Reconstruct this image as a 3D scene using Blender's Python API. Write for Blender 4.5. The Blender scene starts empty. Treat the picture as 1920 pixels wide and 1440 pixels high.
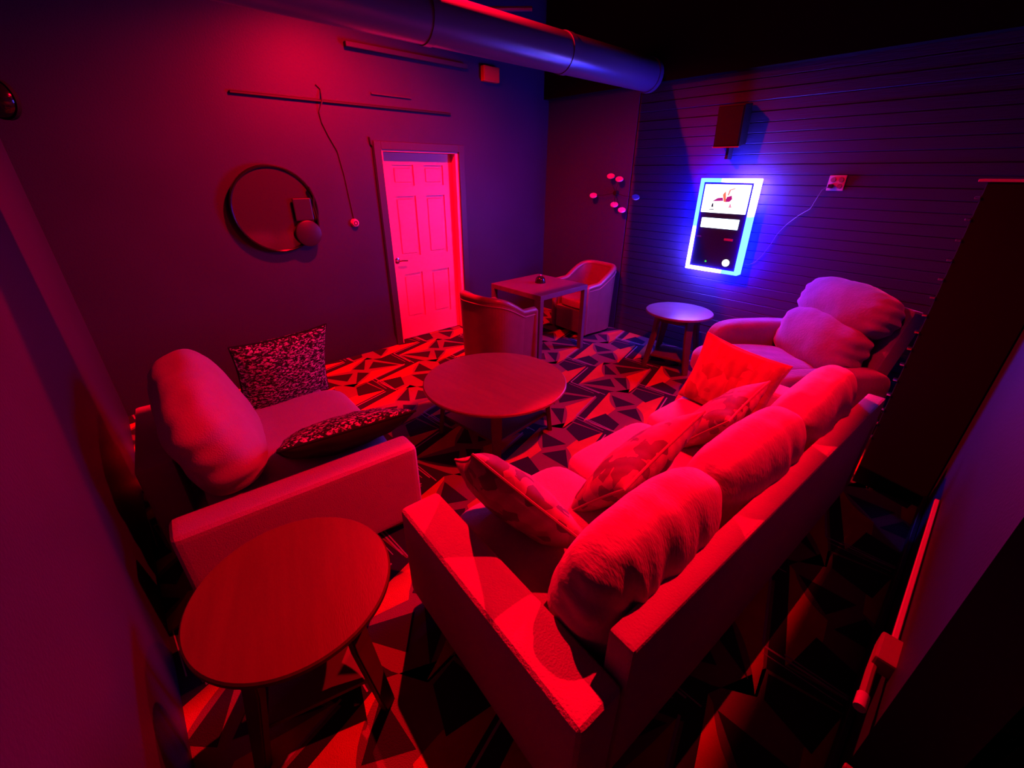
import bpy, bmesh, math, random
from mathutils import Vector, Matrix, noise, Euler

random.seed(7)
S = bpy.context.scene
COL = S.collection
R = math.radians

# ------------------------------------------------------------------ camera
cam_d = bpy.data.cameras.new('camera')
cam = bpy.data.objects.new('camera', cam_d)
COL.objects.link(cam)
YAW, PITCH, ROLL, FPX, CAMZ = R(42.2126), R(26.4264), R(0.27335), 797.35, 1.83
fw = Vector((math.sin(YAW) * math.cos(PITCH), math.cos(YAW) * math.cos(PITCH), -math.sin(PITCH)))
rt = Vector((math.cos(YAW), -math.sin(YAW), 0))
up = rt.cross(fw)
rt2 = rt * math.cos(ROLL) + up * math.sin(ROLL)
up2 = -rt * math.sin(ROLL) + up * math.cos(ROLL)
M = Matrix((rt2, up2, -fw)).transposed().to_4x4()
M.translation = Vector((0, 0, CAMZ))
cam.matrix_world = M
cam_d.sensor_width = 36.0
cam_d.lens = 36.0 * FPX / 1920.0
cam_d.clip_start = 0.02
S.camera = cam

# ------------------------------------------------------------------ world, exposure, light levels
w = bpy.data.worlds.new('world')
S.world = w
w.use_nodes = True
w.node_tree.nodes['Background'].inputs[0].default_value = (0.0, 0.0, 0.0, 1)
w.node_tree.nodes['Background'].inputs[1].default_value = 0.0
S.view_settings.view_transform = 'Standard'
S.view_settings.look = 'None'
S.view_settings.gamma = 1.0
S.view_settings.use_curve_mapping = False
S.view_settings.exposure = 0.0
S.cycles.use_denoising = True
S.cycles.sample_clamp_indirect = 4.0

RED = (1.0, 0.0, 0.012)
LAMP_WALL_W = 1550.0      # red can lamp hung between the duct and the door wall
LAMP_SOFA_W = 800.0      # red can lamp over the long sofa, its light cut by an added flap
LED_STRENGTH = 125.0      # tube light round the jukebox
SCREEN_STRENGTH = 4.0
LAMP_WALL_AT = (2.0, 3.08, 3.37)
LAMP_SOFA_AT = (2.3, 0.62, 3.2)
S.cycles.diffuse_bounces = 2

# ------------------------------------------------------------------ materials
def mat(name, color, rough=0.6, spec=0.5, metal=0.0, bump=0.0, bscale=60.0, vary=0.0, vscale=4.0,
        stretch=(1, 1, 1), coat=0.0, sheen=0.0):
    m = bpy.data.materials.new(name)
    m.use_nodes = True
    nt = m.node_tree
    b = nt.nodes['Principled BSDF']
    b.inputs['Base Color'].default_value = (*color, 1)
    b.inputs['Roughness'].default_value = rough
    b.inputs['Specular IOR Level'].default_value = spec
    b.inputs['Metallic'].default_value = metal
    b.inputs['Coat Weight'].default_value = coat
    b.inputs['Sheen Weight'].default_value = sheen
    tc = nt.nodes.new('ShaderNodeTexCoord')
    mp = nt.nodes.new('ShaderNodeMapping')
    mp.inputs['Scale'].default_value = stretch
    nt.links.new(tc.outputs['Object'], mp.inputs['Vector'])
    if vary > 0:
        n = nt.nodes.new('ShaderNodeTexNoise')
        n.inputs['Scale'].default_value = vscale
        n.inputs['Detail'].default_value = 4
        nt.links.new(mp.outputs[0], n.inputs['Vector'])
        rmp = nt.nodes.new('ShaderNodeValToRGB')
        rmp.color_ramp.elements[0].position = 0.3
        rmp.color_ramp.elements[1].position = 0.7
        rmp.color_ramp.elements[0].color = (*[c * (1 - vary) for c in color], 1)
        rmp.color_ramp.elements[1].color = (*[min(1, c * (1 + vary)) for c in color], 1)
        nt.links.new(n.outputs['Fac'], rmp.inputs[0])
        nt.links.new(rmp.outputs[0], b.inputs['Base Color'])
    if bump > 0:
        n2 = nt.nodes.new('ShaderNodeTexNoise')
        n2.inputs['Scale'].default_value = bscale
        n2.inputs['Detail'].default_value = 3
        nt.links.new(mp.outputs[0], n2.inputs['Vector'])
        bm_ = nt.nodes.new('ShaderNodeBump')
        bm_.inputs['Strength'].default_value = bump
        bm_.inputs['Distance'].default_value = 0.01
        nt.links.new(n2.outputs['Fac'], bm_.inputs['Height'])
        nt.links.new(bm_.outputs[0], b.inputs['Normal'])
    return m

def emit(name, c0, strength, c1=None, axis=2, p0=0.35, p1=0.65):
    m = bpy.data.materials.new(name)
    m.use_nodes = True
    nt = m.node_tree
    for n in list(nt.nodes):
        nt.nodes.remove(n)
    e = nt.nodes.new('ShaderNodeEmission')
    o = nt.nodes.new('ShaderNodeOutputMaterial')
    e.inputs[0].default_value = (*c0, 1)
    e.inputs[1].default_value = strength
    nt.links.new(e.outputs[0], o.inputs[0])
    if c1:
        tc = nt.nodes.new('ShaderNodeTexCoord')
        sp = nt.nodes.new('ShaderNodeSeparateXYZ')
        nt.links.new(tc.outputs['Generated'], sp.inputs[0])
        rp = nt.nodes.new('ShaderNodeValToRGB')
        rp.color_ramp.elements[0].position = p0
        rp.color_ramp.elements[1].position = p1
        rp.color_ramp.elements[0].color = (*c0, 1)
        rp.color_ramp.elements[1].color = (*c1, 1)
        nt.links.new(sp.outputs[axis], rp.inputs[0])
        nt.links.new(rp.outputs[0], e.inputs[0])
    return m

def speckle(name, dark, light, scale=70, stretch=(1, 1, 2.2)):
    m = mat(name, dark, 0.9, 0.2)
    nt = m.node_tree
    b = nt.nodes['Principled BSDF']
    mp = [n for n in nt.nodes if n.type == 'MAPPING'][0]
    mp.inputs['Scale'].default_value = stretch
    n = nt.nodes.new('ShaderNodeTexNoise')
    n.inputs['Scale'].default_value = scale
    n.inputs['Detail'].default_value = 2.5
    n.inputs['Distortion'].default_value = 0.8
    nt.links.new(mp.outputs[0], n.inputs['Vector'])
    r = nt.nodes.new('ShaderNodeValToRGB')
    r.color_ramp.elements[0].position = 0.5
    r.color_ramp.elements[1].position = 0.6
    r.color_ramp.elements[0].color = (*dark, 1)
    r.color_ramp.elements[1].color = (*light, 1)
    nt.links.new(n.outputs['Fac'], r.inputs[0])
    nt.links.new(r.outputs[0], b.inputs['Base Color'])
    bp = nt.nodes.new('ShaderNodeBump')
    bp.inputs['Strength'].default_value = 0.8
    bp.inputs['Distance'].default_value = 0.012
    nt.links.new(n.outputs['Fac'], bp.inputs['Height'])
    nt.links.new(bp.outputs[0], b.inputs['Normal'])
    return m

def patchwork(name, cols, scale=13.0):
    """cushion print: angular patches in three tones with fine leaf-like streaks"""
    m = mat(name, cols[0], 0.8, 0.25)
    nt = m.node_tree
    b = nt.nodes['Principled BSDF']
    mp = [n for n in nt.nodes if n.type == 'MAPPING'][0]
    v = nt.nodes.new('ShaderNodeTexVoronoi')
    v.distance = 'MANHATTAN'
    v.inputs['Scale'].default_value = scale
    nt.links.new(mp.outputs[0], v.inputs['Vector'])
    sp = nt.nodes.new('ShaderNodeSeparateColor')
    nt.links.new(v.outputs['Color'], sp.inputs[0])
    r = nt.nodes.new('ShaderNodeValToRGB')
    r.color_ramp.interpolation = 'CONSTANT'
    r.color_ramp.elements[0].color = (*cols[0], 1)
    r.color_ramp.elements[1].position = 0.35
    r.color_ramp.elements[1].color = (*cols[1], 1)
    e = r.color_ramp.elements.new(0.75)
    e.color = (*cols[2], 1)
    nt.links.new(sp.outputs[0], r.inputs[0])
    wv = nt.nodes.new('ShaderNodeTexWave')
    wv.inputs['Scale'].default_value = 5
    wv.inputs['Distortion'].default_value = 6
    nt.links.new(mp.outputs[0], wv.inputs['Vector'])
    mx = nt.nodes.new('ShaderNodeMix')
    mx.data_type = 'RGBA'
    mx.blend_type = 'MULTIPLY'
    mx.inputs[0].default_value = 0.18
    nt.links.new(r.outputs[0], mx.inputs[6])
    nt.links.new(wv.outputs['Color'], mx.inputs[7])
    nt.links.new(mx.outputs[2], b.inputs['Base Color'])
    return m

MT = {}
MT['wall'] = mat('wall_paint', (0.023, 0.022, 0.066), 0.5, 0.3, bump=0.15, bscale=90, vary=0.08, vscale=2)
MT['panel'] = mat('wall_paint_blue_glow', (0.023, 0.022, 0.13), 0.5, 0.3, bump=0.15, bscale=90, vary=0.08, vscale=2)  # bluer copy of the wall paint, jukebox glow put into the colour
MT['siding'] = mat('siding_paint', (0.027, 0.030, 0.088), 0.5, 0.3, bump=0.2, bscale=14, stretch=(1, 0.4, 8))
MT['black'] = mat('matte_black', (0.006, 0.006, 0.008), 0.8, 0.2)
MT['blackgloss'] = mat('gloss_black', (0.008, 0.008, 0.010), 0.12, 0.5)
MT['ceiling'] = mat('ceiling_black', (0.00744, 0.00744, 0.00868), 0.9, 0.1)
MT['trim'] = mat('trim_paint', (0.031, 0.0279, 0.0527), 0.45, 0.4)
MT['door'] = mat('door_white', (0.54, 0.32, 0.31), 0.45, 0.4)
MT['chrome'] = mat('chrome', (0.8, 0.8, 0.8), 0.15, 0.5, 1.0)
MT['mirror'] = mat('mirror_glass', (0.07, 0.035, 0.06), 0.09, 0.5, 0.55)
MT['white'] = mat('white_plastic', (0.465, 0.4526, 0.465), 0.4, 0.4)
MT['duct'] = mat('duct_paint', (0.075, 0.07, 0.12), 0.3, 0.6, 0.0)
MT['wood'] = mat('dark_wood', (0.20, 0.09, 0.065), 0.38, 0.4, vary=0.10, vscale=3, stretch=(9, 1, 1), bump=0.06, bscale=40)
MT['wood2'] = mat('brown_wood', (0.062, 0.026, 0.012), 0.42, 0.35, vary=0.12, vscale=3, stretch=(9, 1, 1), bump=0.08, bscale=45)
MT['speaker'] = mat('speaker_black', (0.011, 0.010, 0.020), 0.5, 0.3)
MT['redlit_box'] = mat('red_light_paint', (0.50, 0.04, 0.02), 0.5, 0.3)  # red lamp light put into the colour of a pale box
MT['plaque'] = mat('dark_plaque', (0.018, 0.014, 0.026), 0.4, 0.4)
MT['woodleg'] = mat('dark_wood_leg', (0.0806, 0.0434, 0.031), 0.45, 0.35, vary=0.2, vscale=5)
MT['darktable'] = mat('black_brown_wood', (0.075, 0.045, 0.09), 0.4, 0.4, vary=0.15, vscale=6, stretch=(1, 6, 1))
MT['glow_wood'] = mat('wood_painted_glow', (0.0992, 0.093, 0.1364), 0.33, 0.6, vary=0.25, vscale=6, bump=0.05, bscale=9)  # pale lavender tone paints the jukebox glow reflected by dark wood
MT['sofa'] = mat('sofa_fabric', (0.3844, 0.31, 0.31), 0.95, 0.15, bump=0.5, bscale=160, vary=0.05, vscale=9, sheen=0.2)
MT['sofacush'] = mat('sofa_cushion_fabric', (0.3844, 0.31, 0.31), 0.95, 0.15, bump=0.35, bscale=130, vary=0.10, vscale=70, stretch=(1, 0.3, 0.3), sheen=0.2)
MT['love'] = mat('loveseat_fabric', (0.372, 0.2852, 0.3472), 0.95, 0.15, bump=0.35, bscale=160, vary=0.05, vscale=8, sheen=0.2)
MT['arm'] = mat('microfibre', (0.095, 0.12, 0.22), 0.9, 0.2, bump=0.3, bscale=60, vary=0.14, vscale=7, sheen=0.3)
MT['leather'] = mat('brown_leather', (0.135, 0.05, 0.065), 0.38, 0.5, bump=0.2, bscale=120, vary=0.1, vscale=10)
MT['pipe'] = mat('piping_cord', (0.22, 0.12, 0.14), 0.7, 0.3)
MT['tweed'] = speckle('tweed', (0.02, 0.011, 0.018), (0.62, 0.40, 0.50), 48)
MT['tweedback'] = mat('black_cloth', (0.0124, 0.0093, 0.0124), 0.9, 0.2)
MT['patch'] = patchwork('patchwork_print', ((0.341, 0.186, 0.2108), (0.2604, 0.1364, 0.1736), (0.124, 0.0682, 0.1054)))
MT['patch2'] = patchwork('patchwork_print_warm', ((0.372, 0.1612, 0.124), (0.2976, 0.1116, 0.093), (0.248, 0.0744, 0.0682)), 9.0)
MT['patchpipe'] = mat('cushion_piping', (0.279, 0.1364, 0.1488), 0.8, 0.2)
MT['cable'] = mat('cable_black', (0.00744, 0.00744, 0.00992), 0.5, 0.4)
MT['edge_light'] = mat('edge_light_paint', (0.279, 0.2604, 0.31), 0.5, 0.4)
MT['orangewire'] = mat('conduit_grey', (0.0744, 0.0744, 0.1612), 0.4, 0.5)
MT['c_dark'] = mat('carpet_dark', (0.0279, 0.01736, 0.0372), 1.0, 0.05, bump=0.6, bscale=260)
MT['c_grey'] = mat('carpet_mauve', (0.20, 0.055, 0.085), 1.0, 0.05, bump=0.6, bscale=260)
MT['c_red'] = mat('carpet_orange', (0.52, 0.08, 0.045), 1.0, 0.05, bump=0.6, bscale=260, vary=0.12, vscale=6)
MT['c_line'] = mat('carpet_line', (0.31, 0.186, 0.2604), 1.0, 0.05)

# ------------------------------------------------------------------ mesh helpers
def link(name, bm, m, parent=None, loc=(0, 0, 0), rot=None, smooth=False):
    me = bpy.data.meshes.new(name)
    bmesh.ops.recalc_face_normals(bm, faces=bm.faces[:])
    bm.to_mesh(me)
    bm.free()
    ms = m if isinstance(m, (list, tuple)) else [m]
    for x in ms:
        me.materials.append(x)
    if smooth:
        for p in me.polygons:
            p.use_smooth = True
        me.set_sharp_from_angle(angle=R(42))
    o = bpy.data.objects.new(name, me)
    COL.objects.link(o)
    if parent:
        o.parent = parent
    o.location = loc
    if rot:
        o.rotation_euler = rot
    return o

def tag(o, label=None, cat=None, group=None, kind=None):
    if label: o['label'] = label
    if cat: o['category'] = cat
    if group: o['group'] = group
    if kind: o['kind'] = kind
    return o

def thing(name, loc, label, cat, rz=0.0, group=None):
    o = bpy.data.objects.new(name, None)
    o.empty_display_size = 0.1
    COL.objects.link(o)
    o.location = loc
    o.rotation_euler = (0, 0, rz)
    return tag(o, label, cat, group)

def box(bm, x0, x1, y0, y1, z0, z1, bev=0.0, seg=2, mtx=None):
    r = bmesh.ops.create_cube(bm, size=1.0)
    vs = r['verts']
    for v in vs:
        v.co = Vector(((x0 + x1) / 2 + v.co.x * (x1 - x0), (y0 + y1) / 2 + v.co.y * (y1 - y0), (z0 + z1) / 2 + v.co.z * (z1 - z0)))
    if bev > 0:
        es = list({e for v in vs for e in v.link_edges})
        r2 = bmesh.ops.bevel(bm, geom=es, offset=bev, segments=seg, profile=0.6, affect='EDGES')
        vs = list({v for f in r2['faces'] for v in f.verts} | {v for v in vs if v.is_valid})
    if mtx is not None:
        for v in vs:
            v.co = mtx @ v.co
    return vs

def bx(*a, **k):
    bm = bmesh.new()
    box(bm, *a, **k)
    return bm

def tube(pts, r, n=8, closed=False, caps=True):
    bm = bmesh.new()
    pts = [Vector(p) for p in pts]
    rings = []
    N = len(pts)
    ref = None
    for i, p in enumerate(pts):
        if closed:
            t = pts[(i + 1) % N] - pts[i - 1]
        else:
            t = pts[min(i + 1, N - 1)] - pts[max(i - 1, 0)]
        t.normalize()
        if ref is None:
            ref = Vector((0, 0, 1)) if abs(t.z) < 0.9 else Vector((1, 0, 0))
        a = t.cross(ref).normalized()
        b = a.cross(t).normalized()
        ref = b
        rr = r[i] if isinstance(r, (list, tuple)) else r
        rings.append([bm.verts.new(p + a * math.cos(2 * math.pi * k / n) * rr + b * math.sin(2 * math.pi * k / n) * rr) for k in range(n)])
    for i in range(N if closed else N - 1):
        A, B = rings[i], rings[(i + 1) % N]
        for k in range(n):
            bm.faces.new((A[k], A[(k + 1) % n], B[(k + 1) % n], B[k]))
    if not closed and caps:
        bm.faces.new(rings[0][::-1])
        bm.faces.new(rings[-1])
    return bm

def lathe(prof, n=40, bm=None, off=(0, 0, 0)):
    bm = bm or bmesh.new()
    off = Vector(off)
    rings = []
    for (r, z) in prof:
        if r < 1e-5:
            rings.append([bm.verts.new(off + Vector((0, 0, z)))])
        else:
            rings.append([bm.verts.new(off + Vector((r * math.cos(2 * math.pi * k / n), r * math.sin(2 * math.pi * k / n), z))) for k in range(n)])
    for A, B in zip(rings, rings[1:]):
        for k in range(n):
            a = A[k % len(A)]; a2 = A[(k + 1) % len(A)]; b = B[k % len(B)]; b2 = B[(k + 1) % len(B)]
            f = []
            for v in (a, a2, b2, b):
                if v not in f: f.append(v)
            if len(f) > 2: bm.faces.new(f)
    return bm

def fbm(v, s, seed=0.0):
    return noise.noise(Vector((v[0] * s[0] + seed, v[1] * s[1] + seed * 1.7, v[2] * s[2] - seed)))

def puffy(wx, ty, hz, n=3.4, cuts=22, seed=0.0, fold=0.012, droop=0.0, foldscale=(9, 3, 2.2), taper=0.0, pleat=0.0):
    """stuffed box cushion centred on the origin: x wide, y thick, z tall"""
    bm = bmesh.new()
    bmesh.ops.create_cube(bm, size=2.0)
    bmesh.ops.subdivide_edges(bm, edges=bm.edges[:], cuts=cuts, use_grid_fill=True)
    for v in bm.verts:
        p = v.co.copy()
        l = (abs(p.x) ** n + abs(p.y) ** n + abs(p.z) ** n) ** (1 / n)
        q = p / l
        nrm = Vector((q.x, q.y * 1.4, q.z)).normalized()
        s = Vector((q.x * wx / 2, q.y * ty / 2, q.z * hz / 2))
        s.y *= 1 - taper * q.z
        s.z -= droop * (1 - q.z) * 0.5 * (q.x * q.x)
        edge = max(abs(q.x), abs(q.z)) ** 3
        d = fold * (fbm(s, foldscale, seed) * 1.3 + 0.5 * fbm(s, tuple(2.3 * c for c in foldscale), seed + 5)) * (0.35 + 0.65 * edge)
        # gathered tucks running in from the end seams
        d += fold * 0.6 * math.sin(q.z * 17 + seed + 3 * fbm(s, (2, 2, 2), seed)) * max(0, abs(q.x) - 0.72) * 3
        # long soft pleats across the face, deeper towards the back seam
        if pleat:
            ph = s.x * 30 + 5 * fbm(s, (4, 1.5, 1.5), seed + 9) + s.z * 4
            d += pleat * (math.sin(ph) + 0.5 * math.sin(ph * 2.1 + 1)) * max(0, -q.y + 0.25 - 0.5 * q.z) * max(0, fbm(s, (3, 2, 2), seed + 2) + 0.35)
        v.co = s + nrm * d
    return bm

def pillow_bm(wd, ht, th, n=26, seed=0.0, wrinkle=0.010, split=False):
    """throw pillow in the local XZ plane, thickness along Y; material 0 front (-Y), 1 back"""
    bm = bmesh.new()
    def edgepos(u, v):
        x = wd / 2 * u * (1 - 0.085 * (1 - v * v) * abs(u) ** 1.5)
        z = ht / 2 * v * (1 - 0.085 * (1 - u * u) * abs(v) ** 1.5)
        return x, z
    def warp(t):
        return math.sin(t * math.pi / 2)
    grids = []
    for side in (-1, 1):
        g = []
        for j in range(n + 1):
            row = []
            for i in range(n + 1):
                u, v = warp(-1 + 2 * i / n), warp(-1 + 2 * j / n)
                x, z = edgepos(u, v)
                f = (max(0, 1 - u * u) * max(0, 1 - v * v)) ** 0.42
                y = side * th / 2 * f
                if f > 0:
                    y += side * wrinkle * (fbm((x, side, z), (10, 1, 10), seed) + 0.5 * fbm((x, side, z), (24, 1, 24), seed + 3)) * min(1, f * 2)
                    ang = math.atan2(z, x)
                    rad = max(abs(u), abs(v))
                    y -= side * wrinkle * 0.8 * max(0, math.sin(ang * 13 + seed)) * max(0, rad - 0.55) * (1 - rad) * 7
                if side == 1 and (i in (0, n) or j in (0, n)):
                    row.append(grids[0][j][i])
                else:
                    row.append(bm.verts.new((x, y, z)))
            g.append(row)
        grids.append(g)
        for j in range(n):
            for i in range(n):
                vs = [g[j][i], g[j][i + 1], g[j + 1][i + 1], g[j + 1][i]]
                f_ = bm.faces.new(vs)
                f_.material_index = 0 if side == -1 else (1 if split else 0)
    rim = []
    m_ = 18
    for a, b in (((-1, -1), (1, -1)), ((1, -1), (1, 1)), ((1, 1), (-1, 1)), ((-1, 1), (-1, -1))):
        for k in range(m_):
            t = k / m_
            u, v = a[0] + (b[0] - a[0]) * t, a[1] + (b[1] - a[1]) * t
            x, z = edgepos(u, v)
            rim.append((x, 0, z))
    return bm, rim

def basis(o, xdir, ydir, loc):
    """orient local x to xdir, local y (thickness) close to ydir"""
    X = Vector(xdir).normalized()
    Y = Vector(ydir)
    Y = (Y - X * Y.dot(X)).normalized()
    Z = X.cross(Y)
    m = Matrix((X, Y, Z)).transposed().to_4x4()
    m.translation = Vector(loc)
    o.matrix_world = m

PGROUP = {'long sofa': 'throw pillows on the long sofa', 'loveseat': 'tweed pillows on the loveseat'}
def throw_pillow(label, wd, ht, th, xdir, ydir, loc, m, pm, seed, group=None, back=None, r=0.006):
    bm, rim = pillow_bm(wd, ht, th, seed=seed, split=back is not None)
    o = link('throw_pillow', bm, [m, back] if back else m, smooth=True)
    basis(o, xdir, ydir, loc)
    tag(o, label, 'pillow', [v for k, v in PGROUP.items() if k in label][0])
    link('piping', tube(rim, r, 6, closed=True), pm, o, smooth=True)
    return o

# ------------------------------------------------------------------ room
X0, XL, YB, YF, ZC = 4.61, -0.32, 4.40, -0.21, 3.6

def wall(name, boxes, m):
    bm = bmesh.new()
    for b in boxes:
        box(bm, *b)
    return tag(link(name, bm, m), kind='structure')

DX0, DX1, DZ = 2.235, 3.165, 2.03
wall_back = wall('wall_back', [(XL - 0.1, DX0, YB, YB + 0.2, 0, ZC), (DX1, X0 + 0.1, YB, YB + 0.2, 0, ZC), (DX0, DX1, YB, YB + 0.2, DZ, ZC)], MT['wall'])
wall_left = wall('wall_left', [(XL - 0.1, XL, -1.9, YB, 0, ZC)], MT['wall'])
wall_right = wall('wall_right', [(X0, X0 + 0.1, -1.9, YB, 0, ZC)], MT['wall'])
wall_front = wall('wall_front', [(1.19, X0, YF - 0.16, YF, 0, ZC)], MT['wall'])
wall('wall_entry', [(XL - 0.1, X0 + 0.1, -2.0, -1.9, 0, ZC)], MT['black'])
wall('ceiling', [(XL - 0.1, X0 + 0.1, -2.0, YB + 0.2, ZC, ZC + 0.1)], MT['ceiling'])
wall('trim_1', [(4.50, X0, YF, YB, 2.64, ZC)], MT['ceiling'])        # dark band standing proud above the siding

# horizontal siding boards on the jukebox wall
PL = 0.083
pm_ = None
k = 0
z = 0.0
while z < 2.62:
    if pm_ is None:
        o = link('plank', bx(-0.016, 0.0, YF, 3.06, 0.0, PL - 0.003, bev=0.003, seg=1), MT['siding'], wall_right, (X0, 0, z))
        pm_ = o.data
    else:
        o = bpy.data.objects.new('plank', pm_)
        COL.objects.link(o)
        o.parent = wall_right
        o.location = (X0 + random.uniform(-0.0015, 0.002), 0, z)
    z += PL
    k += 1
# smooth board covering the corner end of that wall
link('panel', bx(X0 - 0.018, X0, 3.075, YB, 0, 2.64), MT['panel'], wall_right)

# carpet: one floor mesh, flat colour pattern laid as faces on it
def carpet():
    bm = bmesh.new()
    def poly(pts, mi, zz):
        f = bm.faces.new([bm.verts.new((x, y, zz)) for x, y in pts])
        f.material_index = mi
        if f.calc_area() > 0 and f.normal.z < 0: f.normal_flip()
    poly([(XL - .1, -2), (X0 + .1, -2), (X0 + .1, YB + 0.2), (XL - .1, YB + 0.2)], 0, 0.0)
    t1, t2 = Vector((-0.453, -0.452)), Vector((-0.463, 0.452))
    def curve(a, c, b, n=6):
        a, b, c = Vector(a), Vector(b), Vector(c)
        return [tuple(a * (1 - t) ** 2 + c * 2 * t * (1 - t) + b * t * t) for t in [i / n for i in range(n + 1)]]
    L1, L2, L3, L4 = 0.0005, 0.0010, 0.0015, 0.0020
    def line(a, b, wd):
        a, b = Vector(a), Vector(b)
        d = (b - a).normalized()
        n = Vector((-d.y, d.x)) * wd / 2
        return [tuple(a + n), tuple(b + n), tuple(b - n), tuple(a - n)]
    def mirror(items, cx, cy):
        return items + [([(2 * cx - x, 2 * cy - y) for x, y in p], mi, zz) for p, mi, zz in items]
    # motif one: four dark blades in a star
    star = [([(2.955, 2.295), (3.43, 2.44), (3.57, 2.46), (3.63, 2.30), (3.785, 2.01), (3.29, 1.875), (3.16, 1.86), (3.07, 2.00)], 1, L1)]
    star += mirror([
        ([(2.955, 2.295), (3.43, 2.44), (3.57, 2.46)] + curve((3.55, 2.45), (3.36, 2.36), (3.29, 2.24)) + [(3.10, 2.275)], 2, L2),
        ([(3.57, 2.31), (3.735, 2.05), (3.45, 2.165)], 0, L3),
        ([(3.53, 2.42), (3.405, 2.175), (3.32, 2.26)], 0, L3),
    ], 3.365, 2.165)
    # motif two: a pair of winged kites with dark quads at the ends
    fish = [([(2.455, 1.83), (2.95, 1.97), (3.03, 1.995), (3.30, 1.88), (3.345, 1.61), (2.85, 1.47), (2.77, 1.445), (2.50, 1.56)], 1, L1)]
    fish += mirror([
        ([(2.455, 1.83), (2.95, 1.97), (3.03, 1.995)] + curve((3.01, 1.965), (2.86, 1.89), (2.82, 1.77)) + [(2.69, 1.755)], 2, L2),
        ([(3.00, 1.945), (3.01, 1.70), (2.845, 1.785)], 0, L3),
        ([(3.17, 1.84), (3.285, 1.865), (3.335, 1.62), (3.11, 1.66)], 0, L3),
    ], 2.90, 1.72)
    lines = [
        (line((2.93, 2.375), (2.95, 2.045), 0.010), 3, L4),
        (line((2.93, 2.375), (3.33, 2.485), 0.011), 3, L4),
        (line((2.955, 2.30), (2.965, 1.99), 0.007), 3, L4),
        (line((2.895, 2.365), (2.91, 2.08), 0.005), 3, L4),
    ]
    for a in range(-10, 11):
        for b in range(-10, 11):
            d = t1 * a + t2 * b
            c = Vector((3.35, 2.17)) + d
            if not (XL - 0.3 < c.x < X0 + 0.35 and -1.6 < c.y < YB + 0.35):
                continue
            e = (a + b) % 2
            dd = d - t1 if e else d
            for pts, mi, zz in fish if e else star:
                poly([(x + dd.x, y + dd.y) for x, y in pts], mi, zz)
            for pts, mi, zz in lines:
                poly([(x + d.x, y + d.y) for x, y in pts], mi, zz)
    me = bpy.data.meshes.new('floor')
    bm.to_mesh(me); bm.free()
    for m in ('c_dark', 'c_grey', 'c_red', 'c_line'):
        me.materials.append(MT[m])
    o = bpy.data.objects.new('floor', me)
    COL.objects.link(o)
    return tag(o, kind='structure')
carpet()

# ------------------------------------------------------------------ door
def door():
    d = bpy.data.objects.new('door_1', None)
    COL.objects.link(d)
    d.location = (DX0, YB, 0)
    d['kind'] = 'structure'
    W = DX1 - DX0
    # slab with stiles and rails standing proud of the panels
    ya, yb = 0.085, 0.125
    bm = bmesh.new()
    J = 0.02
    x0, x1 = J, W - 0.045
    w_ = x1 - x0
    st, mu = 0.115, 0.115
    xs = [x0, x0 + st, (x0 + x1 - mu) / 2, (x0 + x1 + mu) / 2, x1 - st, x1]
    zs = [0.012, 0.25, 0.78, 0.97, 1.60, 1.70, 1.90, 2.01]
    for i in (0, 2, 4):
        box(bm, xs[i], xs[i + 1], ya, yb, 0.012, 2.01)
    for a, b in ((0, 1), (2, 3), (4, 5), (6, 7)):
        for i in (1, 3):
            box(bm, xs[i], xs[i + 1], ya, yb, zs[a], zs[b])
    link('slab', bm, MT['door'], d)
    for a, b in ((1, 2), (3, 4), (5, 6)):
        for i in (1, 3):
            bm = bmesh.new()
            box(bm, xs[i], xs[i + 1], ya + 0.014, yb - 0.01, zs[a], zs[b])
            box(bm, xs[i] + 0.03, xs[i + 1] - 0.03, ya + 0.004, ya + 0.02, zs[a] + 0.03, zs[b] - 0.03, bev=0.008, seg=1)
            link('panel', bm, MT['door'], d)
    bm = bmesh.new()
    box(bm, -0.0, J - 0.003, 0.0, 0.2, 0, DZ)
    box(bm, W - 0.04, W, 0.004, 0.2, 0, DZ)
    box(bm, J, W - 0.04, 0.0, 0.2, 2.014, DZ)
    box(bm, W - 0.055, W - 0.04, 0.126, 0.14, 0, 2.01)
    link('jamb', bm, MT['door'], d)
    bm = bmesh.new()
    box(bm, -0.075, 0.0, -0.016, 0.0, 0, DZ + 0.07, bev=0.003, seg=1)
    box(bm, W, W + 0.075, -0.016, 0.0, 0, DZ + 0.07, bev=0.003, seg=1)
    box(bm, 0, W, -0.016, 0.0, DZ, DZ + 0.07, bev=0.003, seg=1)
    link('casing', bm, MT['trim'], d)
    # lever handle
    h = link('handle', lathe([(0.0, 0), (0.03, 0), (0.032, 0.008), (0.012, 0.014), (0.012, 0.045), (0.0, 0.045)], 20), MT['chrome'], d, (x0 + 0.065, ya, 0.94), (R(90), 0, 0), True)
    link('lever', tube([(0, 0, 0.042), (0.05, 0.0, 0.046), (0.11, -0.006, 0.042)], 0.009), MT['chrome'], h, smooth=True)
door()

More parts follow.
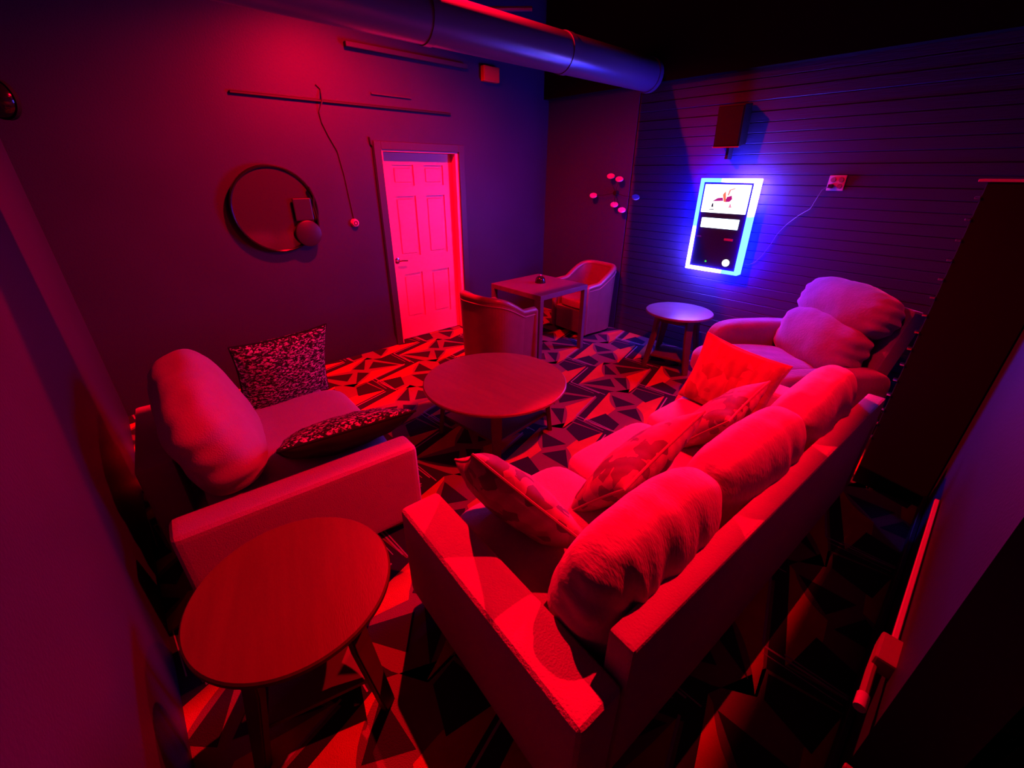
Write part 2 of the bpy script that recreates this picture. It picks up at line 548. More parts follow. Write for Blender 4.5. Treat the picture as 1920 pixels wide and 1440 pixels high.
# ------------------------------------------------------------------ wall and ceiling fittings
def can_lamp(loc, watts, label, cone, tip=(0, 0, 0), flap=False):
    t = thing('can_lamp', loc, label, 'lamp', 0, 'red can lamps')
    bm = lathe([(0.0, 0.20), (0.05, 0.20), (0.075, 0.16), (0.085, 0.0), (0.078, 0.0), (0.068, 0.15), (0.0, 0.17)], 28)
    link('lamp_shade', bm, MT['black'], t, (0, 0, 0.03), tip, True)
    link('cord', tube([(0, 0, 0.2), (0, 0, ZC - loc[2])], 0.006, 6), MT['cable'], t)
    if flap:
        link('light_blocker', bx(-0.6, 0.5, -0.075, -0.069, -0.45, -0.02), MT['black'], t)  # unseen flap, added to keep this lamp off the floor behind the sofa
    l = bpy.data.lights.new('lamp_bulb', 'SPOT')
    l.energy = watts
    l.color = RED
    l.shadow_soft_size = 0.018
    l.spot_size = R(cone)
    l.spot_blend = 0.5 if flap else 0.7
    lo = bpy.data.objects.new('lamp_bulb', l)
    COL.objects.link(lo)
    lo.parent = t
    lo.location = (0, 0, 0.01)
    lo.rotation_euler = tip
    return t
can_lamp(LAMP_WALL_AT, LAMP_WALL_W, 'black can lamp with red bulb hung high beside the round duct', 156)
can_lamp(LAMP_SOFA_AT, LAMP_SOFA_W, 'black can lamp with red bulb and added light blocking flap hung over the long sofa', 112, (R(14), R(8), 0), True)

def ducting():
    t = thing('air_duct', (0, 2.92, 2.705), 'long round metal air duct running below the dark ceiling to the siding wall', 'duct')
    def pipe(xa, xb, r):
        bm = lathe([(r - 0.01, xa), (r, xa), (r, xb), (r - 0.01, xb), (r - 0.01, xa)], 40)
        bmesh.ops.rotate(bm, verts=bm.verts[:], matrix=Matrix.Rotation(R(90), 3, 'Y'))
        return bm
    edges = [XL + 0.0, 0.55, 1.90, 3.20, 4.49]
    for a, b in zip(edges, edges[1:]):
        link('pipe_section', pipe(a + 0.004, b - 0.004, 0.14), MT['duct'], t, smooth=True)
    for a in edges[1:-1]:
        link('collar', pipe(a - 0.03, a + 0.03, 0.146), MT['duct'], t, smooth=True)
    link('end_ring', pipe(4.44, 4.495, 0.150), MT['duct'], t, smooth=True)
ducting()

tag(link('ceiling_conduit', tube([(2.2, 4.35, 3.1), (2.62, 4.05, 3.1), (3.3, 3.4, 3.1)], 0.018), MT['orangewire'], smooth=True),
    'thin pale conduit crossing above the duct at the top of the picture', 'conduit')
tag(link('wall_batten', bx(1.02, 3.08, YB - 0.022, YB, 2.372, 2.392, bev=0.004, seg=1), MT['cable']),
    'long thin black batten running across the door wall above the mirror', 'batten', 'battens on the door wall')
tag(link('short_batten', bx(2.20, 2.62, YB - 0.016, YB, 2.478, 2.49), MT['trim']),
    'short thin batten on the door wall just above the long one', 'batten', 'battens on the door wall')
tag(link('header_batten', bx(2.0, 3.3, YB - 0.05, YB, 2.80, 2.84, bev=0.004, seg=1), MT['trim']),
    'dark ledge high on the door wall under the duct', 'batten', 'battens on the door wall')

def sensor():
    t = thing('smoke_alarm', (1.86, YB, 1.375), 'small round white alarm on the wall between mirror and door', 'alarm')
    link('housing', lathe([(0, 0.035), (0.026, 0.035), (0.036, 0.026), (0.04, 0.0), (0, 0)], 28), MT['white'], t, rot=(R(90), 0, 0), smooth=True)
    link('grille', lathe([(0.010, 0.037), (0.018, 0.039), (0.022, 0.036)], 20), MT['trim'], t, rot=(R(90), 0, 0), smooth=True)
sensor()
tag(link('alarm_cable', tube([(1.86, YB - .006, 1.41), (1.845, YB - .006, 1.6), (1.83, YB - .006, 1.8), (1.80, YB - .006, 2.0), (1.74, YB - .006, 2.12), (1.70, YB - .006, 2.22), (1.69, YB - .006, 2.30), (1.725, YB - .03, 2.382), (1.735, YB - .006, 2.47), (1.70, YB - .006, 2.50)], 0.006, 6), MT['trim'], smooth=True),
    'thin cable trailing down the red lit wall to the round alarm', 'cable')
tag(link('door_cable', tube([(2.125, YB - .01, 2.13), (2.13, YB - .01, 2.07), (2.15, YB - .01, 2.055), (2.148, YB - .01, 1.9), (2.15, YB - .01, 1.3), (2.148, YB - .01, 0.6), (2.15, YB - .01, 0.12)], 0.008, 6), MT['cable'], smooth=True),
    'black cable running down the left edge of the door casing', 'cable')

def round_mirror():
    t = thing('round_mirror', (1.16, YB, 1.53), 'round dark framed mirror on the door wall', 'mirror')
    link('frame', lathe([(0.335, 0.0), (0.352, 0.0), (0.356, 0.05), (0.346, 0.062), (0.335, 0.058), (0.335, 0.0)], 56), MT['blackgloss'], t, rot=(R(90), 0, 0), smooth=True)
    link('glass', lathe([(0.0, 0.046), (0.336, 0.046)], 56), MT['mirror'], t, rot=(R(90), 0, 0))
round_mirror()

def plaque():
    t = thing('hanging_plaque', (1.37, YB - 0.067, 1.38), 'dark wall plaque with round foot hung over the right side of the mirror', 'plaque')
    link('round_plate', lathe([(0, 0.03), (0.10, 0.03), (0.112, 0.024), (0.115, 0.0), (0, 0)], 36), MT['plaque'], t, (0.01, 0, -0.06), (R(90), 0, 0), True)
    link('upper_plate', bx(-0.075, 0.085, -0.012, 0.0, 0.05, 0.24, bev=0.01), MT['plaque'], t)
    link('bracket', tube([(0.10, -0.012, -0.10), (0.115, -0.014, 0.05), (0.10, -0.014, 0.19), (0.112, -0.014, 0.25), (0.085, -0.012, 0.33)], 0.010), MT['black'], t, smooth=True)
plaque()

def junction():
    t = thing('junction_box', (3.62, YB, 2.79), 'small junction box with painted red light high on the wall below the duct', 'box')
    link('housing', bx(-0.11, 0.11, -0.06, 0, -0.07, 0.07, bev=0.006), MT['redlit_box'], t)
    link('cover', bx(-0.10, 0.10, -0.066, -0.06, -0.06, 0.06), MT['redlit_box'], t)
junction()

def candle_rack():
    t = thing('candle_rack', (X0 - 0.018, 3.20, 1.63), 'dark wall rack of small round cups in the corner by the jukebox', 'rack')
    pts = [(3.298, 1.80), (3.177, 1.77), (3.529, 1.587), (3.211, 1.499), (3.099, 1.447), (2.936, 1.59)]
    c = (3.24, 1.62)
    link('hub', lathe([(0, 0.05), (0.025, 0.045), (0.03, 0)], 20), MT['black'], t, (0, c[0] - 3.20, c[1] - 1.63), (0, R(-90), 0), True)
    for (y, z_) in pts:
        a = Vector((-0.025, c[0] - 3.20, c[1] - 1.63))
        b = Vector((-0.05, y - 3.20, z_ - 1.63))
        link('arm', tube([a, (a + b) / 2 + Vector((-0.02, 0, -0.01)), b], 0.003, 6), MT['black'], t, smooth=True)
        bm = lathe([(0, 0.006), (0.040, 0.006), (0.044, 0.002), (0.044, -0.006), (0.016, -0.012), (0, -0.012)], 24)
        o = link('cup', bm, MT['white'], t, b + Vector((-0.02, 0, 0)), None, True)
        o.rotation_mode = 'QUATERNION'
        o.rotation_quaternion = Vector((-0.45, -0.33, 0.83)).to_track_quat('Z', 'Y')
        o['label'] = 'pale round cup'
candle_rack()

def convex_mirror():
    t = thing('convex_mirror', (-0.235, 4.30, 2.21), 'shiny black dome mirror high in the far left corner', 'mirror', R(-135 + 90))
    n = 28
    link('dome', lathe([(0.10 * math.sin(a), 0.10 * math.cos(a)) for a in [i / 12 * R(85) for i in range(13)]], 36), MT['blackgloss'], t, rot=(R(90), 0, 0), smooth=True)
    link('rim', lathe([(0.098, -0.01), (0.108, -0.01), (0.108, 0.015), (0.10, 0.015), (0.098, -0.01)], 36), MT['black'], t, rot=(R(90), 0, 0), smooth=True)
convex_mirror()

def speaker():
    t = thing('wall_speaker', (4.47, 1.98, 2.22), 'dark box speaker bracketed to the siding above the jukebox', 'speaker', R(8))
    o = link('cabinet', bx(-0.12, 0.10, -0.11, 0.11, -0.16, 0.16, bev=0.006), MT['speaker'], t, rot=(0, R(-7), 0))
    link('grille', bx(-0.128, -0.119, -0.10, 0.10, -0.15, 0.15, bev=0.003, seg=1), MT['speaker'], o)
    link('bracket', bx(-0.02, 0.115, -0.012, 0.012, -0.27, -0.155), MT['speaker'], t)
    link('lit_edge', bx(-0.132, -0.118, -0.112, 0.112, -0.166, -0.157), MT['edge_light'], o)  # pale strip paints the jukebox light on the bottom front edge
speaker()

# ------------------------------------------------------------------ jukebox
def jukebox():
    # local frame: x to the viewer's right (world -Y), y into the wall, z up
    t = thing('jukebox', (X0 - 0.018, 1.915, 1.36), 'flat wall jukebox with glowing blue white light frame and bright screen', 'jukebox', R(-90))
    W2, H2 = 0.268, 0.43
    link('body', bx(-W2 + .02, W2 - .02, -0.115, 0, -H2 + .02, H2 - .02, bev=0.008), mat('jukebox_glass', (0.008, 0.012, 0.05), 0.35, 0.15), t)  # navy tint puts the light frame's reflection into the body colour
    b = 0.034
    cy, wh = (0.003, 0.010, 1.0), (0.16, 0.075, 1.0)
    mL = emit('led_left', wh, LED_STRENGTH, cy, 2, 0.22, 0.5)
    mR = emit('led_right', cy, LED_STRENGTH, wh, 2, 0.62, 0.85)
    mT = emit('led_top', cy, LED_STRENGTH, wh, 0, 0.35, 0.7)
    mB = emit('led_bottom', wh, LED_STRENGTH, cy, 0, 0.45, 0.75)
    y0, y1 = -0.13, -0.03
    link('light_bar', bx(-W2, -W2 + b, y0, y1, -H2, H2, bev=0.006), mL, t)
    link('light_bar', bx(W2 - b, W2, y0, y1, -H2, H2, bev=0.006), mR, t)
    link('light_bar', bx(-W2 + b, W2 - b, y0, y1, H2 - b, H2, bev=0.006), mT, t)
    link('light_bar', bx(-W2 + b, W2 - b, y0, y1, -H2, -H2 + b, bev=0.006), mB, t)
    # upper screen and what it shows
    zs0, zs1 = 0.128, 0.378
    scr = link('screen', bx(-0.215, 0.215, -0.125, -0.116, zs0, zs1, bev=0.004), emit('screen_white', (0.95, 0.93, 1.0), SCREEN_STRENGTH), t)
    def patch(pts, col, s):
        bm = bmesh.new()
        a = [bm.verts.new((x, -0.1265, z_)) for x, z_ in pts]
        c = [bm.verts.new((x, -0.1250, z_)) for x, z_ in pts]
        bm.faces.new(a); bm.faces.new(c[::-1])
        for i in range(len(pts)):
            bm.faces.new((a[i - 1], a[i], c[i], c[i - 1]))
        link('screen_image', bm, emit('screen_tint', col, s), scr)
    zz = lambda v: zs1 - v * (zs1 - zs0)
    xx = lambda v: -0.215 + v * 0.43
    P = lambda l: [(xx(a), zz(b_)) for a, b_ in l]
    G = lambda l: [(xx(.46 + 1.25 * (a - .46)), zz(.42 + 1.25 * (b_ - .42))) for a, b_ in l]   # the figure
    patch(G([(.27, .56), (.36, .46), (.45, .44), (.47, .54)]), (0.55, 0.02, 0.28), 0.9)
    patch(G([(.44, .36), (.48, .26), (.50, .40), (.52, .56), (.48, .57)]), (0.9, 0.16, 0.10), 1.1)
    patch(G([(.50, .57), (.52, .42), (.60, .38), (.62, .48), (.58, .56)]), (0.55, 0.01, 0.22), 0.9)
    patch(G([(.52, .38), (.54, .22), (.63, .17), (.64, .20), (.57, .24), (.55, .38)]), (0.85, 0.30, 0.30), 1.1)
    patch(G([(.58, .72), (.60, .58), (.64, .72)]), (0.85, 0.25, 0.45), 1.1)
    patch(P([(.22, .80), (.235, .66), (.265, .66), (.275, .80)]), (0.07, 0.05, 0.09), 0.8)
    patch(P([(.30, .72), (.325, .72), (.325, .745), (.30, .745)]), (0.07, 0.05, 0.09), 0.8)
    patch(P([(.305, .78), (.325, .78), (.325, .80), (.305, .80)]), (0.07, 0.05, 0.09), 0.8)
    patch(P([(.18, .87), (.30, .87), (.30, .90), (.18, .90)]), (0.10, 0.08, 0.14), 0.8)
    patch(P([(.34, .875), (.55, .875), (.55, .89), (.34, .89)]), (0.45, 0.50, 0.60), 1.0)
    patch(P([(.65, .875), (.69, .875), (.69, .89), (.65, .89)]), (0.35, 0.40, 0.50), 1.0)
    patch(P([(.82, .875), (.92, .875), (.92, .89), (.82, .89)]), (0.55, 0.60, 0.70), 1.0)
    # lit strip below the screen
    link('lit_strip', bx(-0.19, 0.175, -0.124, -0.116, -0.012, 0.078, bev=0.004), emit('strip_white', (0.75, 0.95, 1.0), SCREEN_STRENGTH), t)
    # card slots, knob, indicator
    link('card_slot', bx(-0.225, -0.165, -0.122, -0.116, -0.108, -0.094), MT['orangewire'], t)
    link('card_slot', bx(0.07, 0.155, -0.122, -0.116, -0.118, -0.098), MT['pipe'], t)
    link('knob', lathe([(0, 0.02), (0.026, 0.018), (0.034, 0.01), (0.034, 0), (0, 0)], 24), emit('knob_white', (0.95, 1.0, 0.85), 3.0), t, (0.135, -0.115, -0.325), (R(90), 0, 0), True)
    link('indicator', lathe([(0, 0.006), (0.009, 0.004), (0.010, 0)], 12), emit('indicator_green', (0.05, 0.8, 0.08), 0.8), t, (-0.07, -0.116, -0.335), (R(90), 0, 0), True)
jukebox()

def outlet():
    t = thing('outlet_plate', (X0 - 0.017, 1.085, 1.765), 'square white four socket outlet plate on the siding', 'outlet', R(-90))
    link('plate', bx(-0.06, 0.06, -0.008, 0, -0.058, 0.058, bev=0.004), MT['white'], t)
    for sx in (-0.028, 0.028):
        for sz in (-0.024, 0.024):
            link('socket', lathe([(0, 0.012), (0.017, 0.012), (0.019, 0)], 20), MT['pipe'], t, (sx, -0.004, sz), (R(90), 0, 0), True)
    p = thing('power_plug', (X0 - 0.03, 1.113, 1.741), 'black plug and thin cord from the outlet plate to the jukebox', 'plug', R(-90))
    link('plug_body', bx(-0.018, 0.016, -0.035, 0.002, -0.014, 0.014, bev=0.005), MT['cable'], p)
    W = [(1540, 400), (1520, 418), (1500, 435), (1485, 452), (1472, 468), (1455, 487), (1440, 495), (1426, 499)]
    Q = [(-0.016, -0.03, -0.006), (-0.05, -0.025, -0.03)]
    for y, z_ in ((1.215, 1.56), (1.29, 1.50), (1.365, 1.42), (1.42, 1.33), (1.45, 1.24), (1.50, 1.13), (1.55, 1.06), (1.60, 1.03), (1.635, 1.03)):
        Q.append((1.113 - y, -0.004, z_ - 1.741))
    link('cord', tube(Q, 0.003, 6), MT['orangewire'], p, smooth=True)
outlet()

# ------------------------------------------------------------------ round wood tables (three of a family)
def round_table(name, label, c, r, h, rz, top_m, leg_m, shelf_h, leg_r, splay=0.05, shelf_round=False, lw=0.075):
    t = thing(name, (c[0], c[1], 0), label, 'table', rz, 'round wood tables')
    th = 0.028
    link('tabletop', lathe([(0, h), (r - 0.006, h), (r, h - 0.006), (r, h - th + 0.008), (r - 0.02, h - th), (0, h - th)], 72), top_m, t, smooth=False)
    link('apron', lathe([(leg_r - 0.03, h - th), (leg_r - 0.03, h - th - 0.06), (leg_r - 0.05, h - th - 0.06), (leg_r - 0.05, h - th)], 40), leg_m, t)
    for k in range(4):
        a = math.pi / 4 + k * math.pi / 2
        bm = bmesh.new()
        ra, rb = leg_r, leg_r + splay
        prof = [(h - th, ra - 0.02, lw / 2), (h * 0.6, ra - 0.005, lw / 2), (0.0, rb, lw / 2 * 0.72)]
        rings = []
        for (z_, rr, hw) in prof:
            rings.append([bm.verts.new((rr + dx, dy, z_)) for dx, dy in ((-0.016, -hw), (0.016, -hw), (0.016, hw), (-0.016, hw))])
        for A, B in zip(rings, rings[1:]):
            for i in range(4):
                bm.faces.new((A[i], A[(i + 1) % 4], B[(i + 1) % 4], B[i]))
        bm.faces.new(rings[0]); bm.faces.new(rings[-1][::-1])
        bmesh.ops.bevel(bm, geom=[e for e in bm.edges if abs(e.verts[0].co.z - e.verts[1].co.z) > 0.05], offset=0.005, segments=2, affect='EDGES')
        link('leg', bm, leg_m, t, rot=(0, 0, a))
    q = leg_r * 0.98
    if shelf_round:
        link('shelf', lathe([(0, shelf_h), (q, shelf_h), (q, shelf_h - 0.022), (0, shelf_h - 0.022)], 40), MT['glow_wood'], t)
    else:
        s = q * 0.72
        link('shelf', bx(-s, s, -s, s, shelf_h - 0.024, shelf_h, bev=0.004, seg=1), leg_m, t)
    return t

round_table('coffee_table', 'large round dark wood coffee table between the sofas', (1.825, 2.20), 0.53, 0.45, R(6), MT['wood'], MT['woodleg'], 0.15, 0.40, 0.03)
round_table('side_table', 'small round dark wood side table under the jukebox, its glow painted on top', (4.07, 1.97), 0.325, 0.585, R(13), MT['glow_wood'], MT['woodleg'], 0.13, 0.24, 0.06)
round_table('end_table', 'round wood end table between sofa and loveseat nearest the camera', (0.118, 1.256), 0.326, 0.55, R(-15), MT['wood2'], MT['woodleg'], 0.13, 0.24, 0.06)

# ------------------------------------------------------------------ square table, dome, tub chairs
def square_table():
    t = thing('square_table', (3.35, 3.255, 0), 'square black brown table between two tub chairs', 'table', R(1))
    a = 0.375
    link('tabletop', bx(-a, a, -a, a, 0.69, 0.74, bev=0.003, seg=1), MT['darktable'], t)
    for sx in (-1, 1):
        for sy in (-1, 1):
            x, y = sx * (a - 0.026), sy * (a - 0.026)
            link('leg', bx(x - 0.026, x + 0.026, y - 0.026, y + 0.026, 0, 0.69, bev=0.003, seg=1), MT['darktable'], t)
square_table()

def dome():
    t = thing('service_bell', (3.40, 3.29, 0.74), 'small shiny dark dome on the square table', 'bell')
    link('base', lathe([(0, 0), (0.058, 0), (0.058, 0.008), (0.05, 0.012), (0, 0.012)], 36), MT['black'], t, smooth=True)
    link('dome', lathe([(0.056, 0.012), (0.056, 0.03), (0.048, 0.052), (0.032, 0.066), (0.012, 0.073), (0, 0.074)], 36), MT['blackgloss'], t, smooth=True)
    link('button', lathe([(0.006, 0.072), (0.009, 0.082), (0.006, 0.088), (0, 0.089)], 16), MT['chrome'], t, smooth=True)
dome()

def tub_chair(loc, rz, label):
    """barrel chair, opening towards local +x"""
    t = thing('tub_chair', (*loc, 0), label, 'chair', rz, 'tub chairs at the square table')
    W2, D2 = 0.30, 0.29
    n = 44
    # horseshoe plan from front of one arm round the back to the other
    path = []
    for i in range(n + 1):
        s = -1 + 2 * i / n
        a = math.pi + s * math.pi * 0.62
        x = D2 * 1.0 * math.cos(a) * (1.0)
        y = W2 * math.sin(a) * 1.0
        ex = 3.0
        ca, sa = math.cos(a), math.sin(a)
        l = (abs(ca) ** ex + abs(sa) ** ex) ** (1 / ex)
        x, y = D2 * ca / l, W2 * sa / l
        path.append((x, -y, abs(s)))
    # stretch the arms forward
    pts = []
    for x, y, s in path:
        pts.append((x, y, s))
    front = 0.30
    pts = [(front, pts[0][1] * 0.98, 1.0)] + [(min(front - 0.02, x), y, s) for x, y, s in pts] + [(front, pts[-1][1] * 0.98, 1.0)]
    def topz(x):
        k = min(1, max(0, (x + D2) / (front + D2)))
        k = k * k * (3 - 2 * k)
        return 0.795 - 0.175 * min(1, k * 1.25)
    def shell(off, zlo, lean):
        out = []
        for x, y, s in pts:
            v = Vector((x, y, 0))
            d = v.normalized()
            out.append((x - d.x * off, y - d.y * off))
        return out
    outer, inner = shell(0, 0, 0), shell(0.06, 0, 0)
    def band(ring, z0f, z1f, rows, flare):
        bm = bmesh.new()
        R_ = []
        for j in range(rows + 1):
            f = j / rows
            R_.append([bm.verts.new((x * (1 + flare * (f - 1) * 0.5), y * (1 + flare * (f - 1)), z0f(x) + (z1f(x) - z0f(x)) * f)) for x, y in ring])
        for A, B in zip(R_, R_[1:]):
            for i in range(len(ring) - 1):
                bm.faces.new((A[i], A[i + 1], B[i + 1], B[i]))
        return bm
    bm = bmesh.new()
    # one solid shell: outer up, over the top, inner down, front returns
    m_ = len(outer)
    rows = 8
    ro, ri = [], []
    for j in range(rows + 1):
        f = j / rows
        fl = 1 - 0.07 * (1 - f)
        ro.append([bm.verts.new((x * fl, y * fl, 0.05 + (topz(x) - 0.05) * f)) for x, y in outer])
        ri.append([bm.verts.new((inner[i][0] * fl, inner[i][1] * fl, 0.05 + (topz(outer[i][0]) - 0.05) * f)) for i in range(m_)])
    for G in (ro, ri):
        for A, B in zip(G, G[1:]):
            for i in range(m_ - 1):
                bm.faces.new((A[i], A[i + 1], B[i + 1], B[i]))
    for i in range(m_ - 1):
        bm.faces.new((ro[-1][i], ro[-1][i + 1], ri[-1][i + 1], ri[-1][i]))
        bm.faces.new((ro[0][i], ro[0][i + 1], ri[0][i + 1], ri[0][i]))
    for i in (0, m_ - 1):
        for j in range(rows):
            bm.faces.new((ro[j][i], ro[j + 1][i], ri[j + 1][i], ri[j][i]))
    link('shell', bm, MT['leather'], t, smooth=False)
    # rolled top rail that runs round the rim and down the arm fronts
    rail = []
    for i in range(m_):
        x = (outer[i][0] + inner[i][0]) / 2
        y = (outer[i][1] + inner[i][1]) / 2
        rail.append((x, y, topz(outer[i][0]) + 0.005))
    fr0 = [(rail[0][0] + 0.012, rail[0][1], z_) for z_ in (0.06, 0.2, 0.35, 0.5, 0.58, 0.615)]
    fr1 = [(rail[-1][0] + 0.012, rail[-1][1], z_) for z_ in (0.615, 0.58, 0.5, 0.35, 0.2, 0.06)]
    link('rolled_rim', tube(fr0 + rail + fr1, 0.034, 10), MT['leather'], t, smooth=True)
    cord = [(x * 1.005, y * 1.005, topz(x) - 0.035) for x, y in outer]
    link('piping', tube(cord, 0.005, 6), MT['pipe'], t, smooth=True)
    s = puffy(0.50, 0.44, 0.13, n=5, cuts=12, seed=3, fold=0.004)
    bmesh.ops.translate(s, verts=s.verts[:], vec=(0.03, 0, 0.39))
    link('seat', s, MT['leather'], t, smooth=True)
    link('base', bx(-0.2, 0.29, -0.235, 0.235, 0.05, 0.33, bev=0.01), MT['leather'], t)
    for sx in (-0.2, 0.26):
        for sy in (-0.2, 0.2):
            link('foot', lathe([(0.022, 0.0), (0.028, 0.06), (0, 0.06)], 14), MT['black'], t, (sx, sy, 0), smooth=True)
    return t
tub_chair((2.58, 3.10), R(6), 'brown leather tub chair by the white door with its back to us')
tub_chair((4.265, 3.31), R(176), 'brown leather tub chair in the far corner, inside lit red')

# ------------------------------------------------------------------ long sofa
def sofa():
    t = thing('long_sofa', (0.505, 0.30, 0), 'long pale fabric sofa seen from behind, three puffy back cushions', 'sofa', R(-3.6))
    L = 2.52
    F = MT['sofa']
    link('base', bx(0.10, L - 0.10, 0.03, 0.93, 0.07, 0.27, bev=0.02), F, t)
    b = bmesh.new()
    box(b, 0.19, L - 0.06, 0.0, 0.085, 0.07, 0.71, bev=0.012, seg=2)
    link('backrest', b, F, t)
    for sgn, xa in ((-1, 0.0), (1, L - 0.18)):
        bm = bmesh.new()
        # arm slopes down a little towards the back end
        vs = box(bm, xa, xa + 0.18, -0.0, 1.03, 0.07, 0.57, bev=0.028, seg=3)
        link('armrest', bm, F, t, smooth=False)
    n = 3
    a, e = 0.185, L - 0.185
    wq = (e - a) / n
    for i in range(n):
        s = puffy(wq - 0.004, 0.86, 0.19, n=7, cuts=14, seed=i * 3.1, fold=0.004)
        bmesh.ops.translate(s, verts=s.verts[:], vec=(a + wq * (i + 0.5), 0.56, 0.355))
        link('seat_cushion', s, F, t, smooth=True)
    for i in range(n):
        c = puffy(wq + 0.03, 0.31, 0.50, n=3.0, cuts=40, seed=2.7 + i * 4.3, fold=0.011, droop=0.03, foldscale=(7, 2, 2), taper=0.30, pleat=0.011)
        link('back_cushion', c, MT['sofacush'], t, (a + wq * (i + 0.5), 0.222, 0.665), (R(8), R(random.uniform(-2, 2)), R(random.uniform(-2, 2))), True)
    for fx in (0.14, L - 0.14):
        for fy in (0.08, 0.95):
            link('foot', lathe([(0.025, 0.0), (0.035, 0.075), (0, 0.075)], 12), MT['black'], t, (fx, fy, 0))
sofa()

# ------------------------------------------------------------------ loveseat
def loveseat():
    t = thing('loveseat', (-0.20, 1.80, 0), 'pale fabric wide armchair against the left wall with one big back cushion', 'sofa', R(-4))
    F = MT['love']
    W, D = 1.36, 1.09
    link('base', bx(0.03, 1.02, 0.08, W - 0.08, 0.06, 0.27, bev=0.02), F, t)
    link('backrest', bx(-0.07, 0.08, 0.50, W - 0.10, 0.06, 0.60, bev=0.02), F, t)
    for ya in (0.0, W - 0.16):
        link('armrest', bx(0.02, D if ya == 0 else D - 0.16, ya, ya + 0.16, 0.06, 0.53 if ya == 0 else 0.50, bev=0.035, seg=3), F, t)
    s = puffy(0.90, W - 0.325, 0.19, n=7, cuts=14, seed=9, fold=0.004)
    bmesh.ops.translate(s, verts=s.verts[:], vec=(0.60, W / 2, 0.355))
    link('seat_cushion', s, F, t, smooth=True)
    c = puffy(W - 0.42, 0.36, 0.60, n=2.9, cuts=28, seed=12.3, fold=0.018, droop=0.03, foldscale=(5, 4, 7), taper=0.16, pleat=0.012)
    link('back_cushion', c, F, t, (0.255, 0.68, 0.70), (R(14), 0, R(-90)), True)
    for fx in (0.1, 1.02):
        for fy in (0.08, W - 0.08):
            link('foot', lathe([(0.025, 0.0), (0.035, 0.065), (0, 0.065)], 12), MT['black'], t, (fx, fy, 0))
loveseat()

# ------------------------------------------------------------------ recliner
def recliner():
    t = thing('recliner', (3.88, 0.86, 0), 'overstuffed mauve recliner armchair at the right under the outlet', 'chair', R(53))
    F = MT['arm']
    link('base', bx(-0.40, 0.40, -0.36, 0.46, 0.05, 0.30, bev=0.03), F, t)
    for sgn, hz, zc in ((-1, 0.50, 0.30), (1, 0.60, 0.355)):
        a = puffy(0.20, 0.92, hz, n=5, cuts=14, seed=sgn * 3.0, fold=0.008)
        link('armrest', a, F, t, (sgn * 0.44, 0.02, zc), None, True)
    s = puffy(0.64, 0.94, 0.26, n=3.6, cuts=18, seed=4.4, fold=0.010)
    link('seat_cushion', s, F, t, (0.02, 0.29, 0.385), (R(3), 0, 0), True)
    lo = puffy(0.80, 0.34, 0.46, n=2.8, cuts=22, seed=6.1, fold=0.018, foldscale=(6, 3, 6))
    link('back_cushion', lo, F, t, (0, -0.20, 0.62), (R(16), 0, 0), True)
    hi = puffy(0.84, 0.32, 0.38, n=2.8, cuts=22, seed=8.4, fold=0.016, foldscale=(6, 3, 6))
    link('headrest', hi, F, t, (0, -0.33, 0.90), (R(18), 0, 0), True)
    link('back_panel', bx(-0.42, 0.42, -0.07, 0.07, -0.42, 0.40, bev=0.035, seg=3), F, t, (0, -0.43, 0.58), (R(14), 0, 0))
recliner()

# ------------------------------------------------------------------ throw pillows
tw, pt = MT['tweed'], MT['patch']
throw_pillow('speckled dark tweed pillow standing against the far arm of the loveseat', 0.58, 0.56, 0.17,
             (0.98, 0.10, 0.0), (0.0, 0.95, 0.30), (0.60, 2.88, 0.66), tw, MT['tweedback'], 1.3)
throw_pillow('speckled dark tweed pillow tipped over the near arm of the loveseat', 0.68, 0.52, 0.19,
             (0.98, -0.10, -0.02), (0.0, -0.52, -0.85), (0.645, 2.10, 0.535), tw, MT['tweedback'], 4.2, back=MT['tweedback'])
throw_pillow('leaf patchwork pillow propped in the near arm corner of the long sofa', 0.56, 0.52, 0.20,
             (0.44, -0.70, -0.60), (-0.62, -0.30, -0.70), (0.93, 1.00, 0.62), pt, MT['patchpipe'], 7.7)
throw_pillow('patchwork pillow leaning on the near back cushion of the long sofa', 0.64, 0.46, 0.20,
             (0.97, 0.02, 0.14), (0.0, -0.72, -0.60), (1.50, 0.80, 0.63), pt, MT['patchpipe'], 2.1)
throw_pillow('patchwork pillow leaning on the middle back cushion of the long sofa', 0.48, 0.44, 0.18,
             (0.97, 0.0, 0.12), (0.0, -0.72, -0.60), (2.22, 0.74, 0.62), pt, MT['patchpipe'], 5.6)
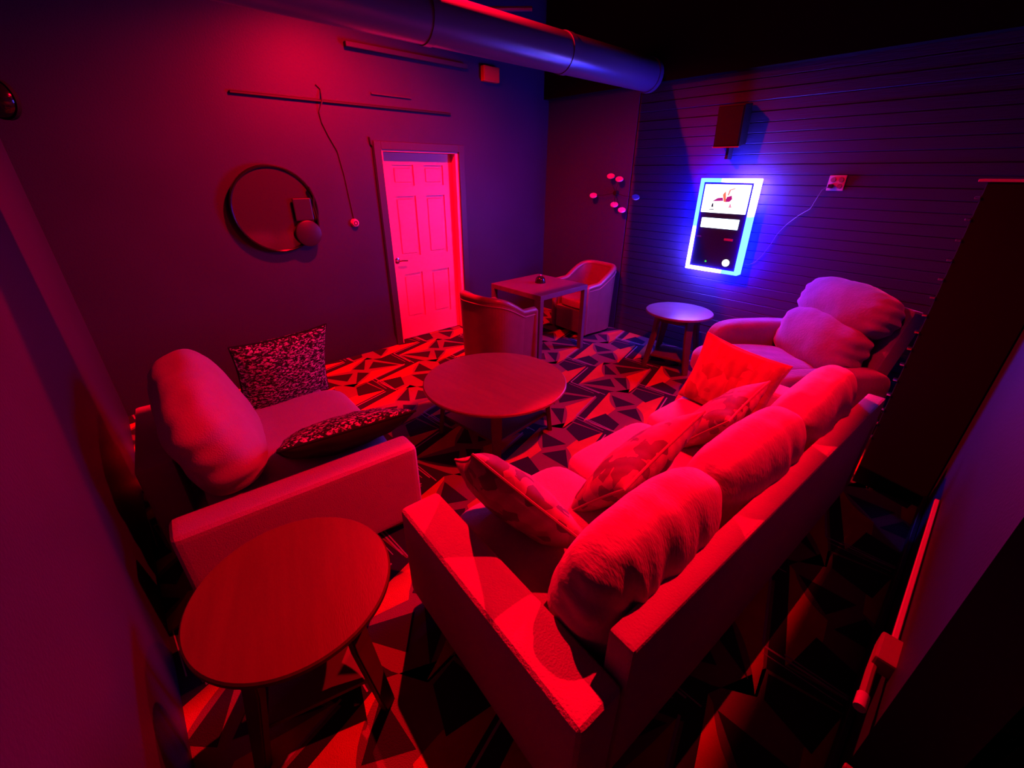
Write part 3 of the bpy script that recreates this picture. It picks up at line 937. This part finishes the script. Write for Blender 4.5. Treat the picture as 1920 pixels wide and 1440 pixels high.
throw_pillow('warm toned patchwork pillow standing against the far arm of the long sofa', 0.54, 0.46, 0.18,
             (0.10, 0.97, 0.10), (0.95, -0.10, -0.28), (2.66, 0.87, 0.645), MT['patch2'], MT['patchpipe'], 9.1)

# ------------------------------------------------------------------ tall dark cabinet by the sofa end
def cabinet():
    t = thing('tall_cabinet', (3.2, YF + 0.004, 0), 'tall black cabinet behind the far end of the long sofa', 'cabinet')
    D = 0.155 - YF
    link('body', bx(0, 0.38, 0, D - 0.012, 0.0, 1.80, bev=0.004, seg=1), MT['black'], t)
    link('top_edge', bx(-0.008, 0.385, -0.0, D + 0.02, 1.80, 1.812, bev=0.002, seg=1), MT['white'], t)
    sd = None
    for i in range(15):
        zc = 1.73 - 0.0986 * i
        if sd is None:
            o = link('stud', bx(-0.006, 0.02, D - 0.014, D + 0.008, -0.006, 0.006, bev=0.002, seg=1), MT['chrome'], t, (0, 0, zc))
            sd = o.data
        else:
            o = bpy.data.objects.new('stud', sd)
            COL.objects.link(o)
            o.parent = t
            o.location = (0, 0, zc)
cabinet()

# ------------------------------------------------------------------ right wall skirting and power lead
tag(link('baseboard_front', bx(1.19, 3.19, YF, YF + 0.022, 0, 0.10, bev=0.004, seg=1), MT['trim']), kind='structure')
def lead():
    t = thing('power_adapter', (1.44, YF + 0.022, 0.43), 'pale cable trunking with plug adapter along the right hand wall', 'adapter')
    link('lead', bx(0.03, 1.10, -0.018, 0.0, 0.012, 0.028, bev=0.003, seg=1), MT['white'], t)
    link('adapter_body', bx(-0.07, 0.05, -0.035, 0.03, 0.012, 0.075, bev=0.008), MT['pipe'], t)
    link('cord', tube([(0.02, 0.02, 0.03), (-0.1, 0.022, 0.03), (-0.22, 0.02, 0.028)], 0.012, 8), MT['pipe'], t, smooth=True)
    link('cord_end', lathe([(0, 0), (0.016, 0.0), (0.016, 0.05), (0, 0.05)], 12), MT['white'], t, (-0.24, 0.02, 0.028), (0, R(90), 0), True)
    for x in (-0.42, -0.53, -0.63):
        link('clip', bx(x - 0.008, x + 0.008, -0.02, 0.012, 0.0, 0.022, bev=0.003, seg=1), MT['pipe'], t)
lead()
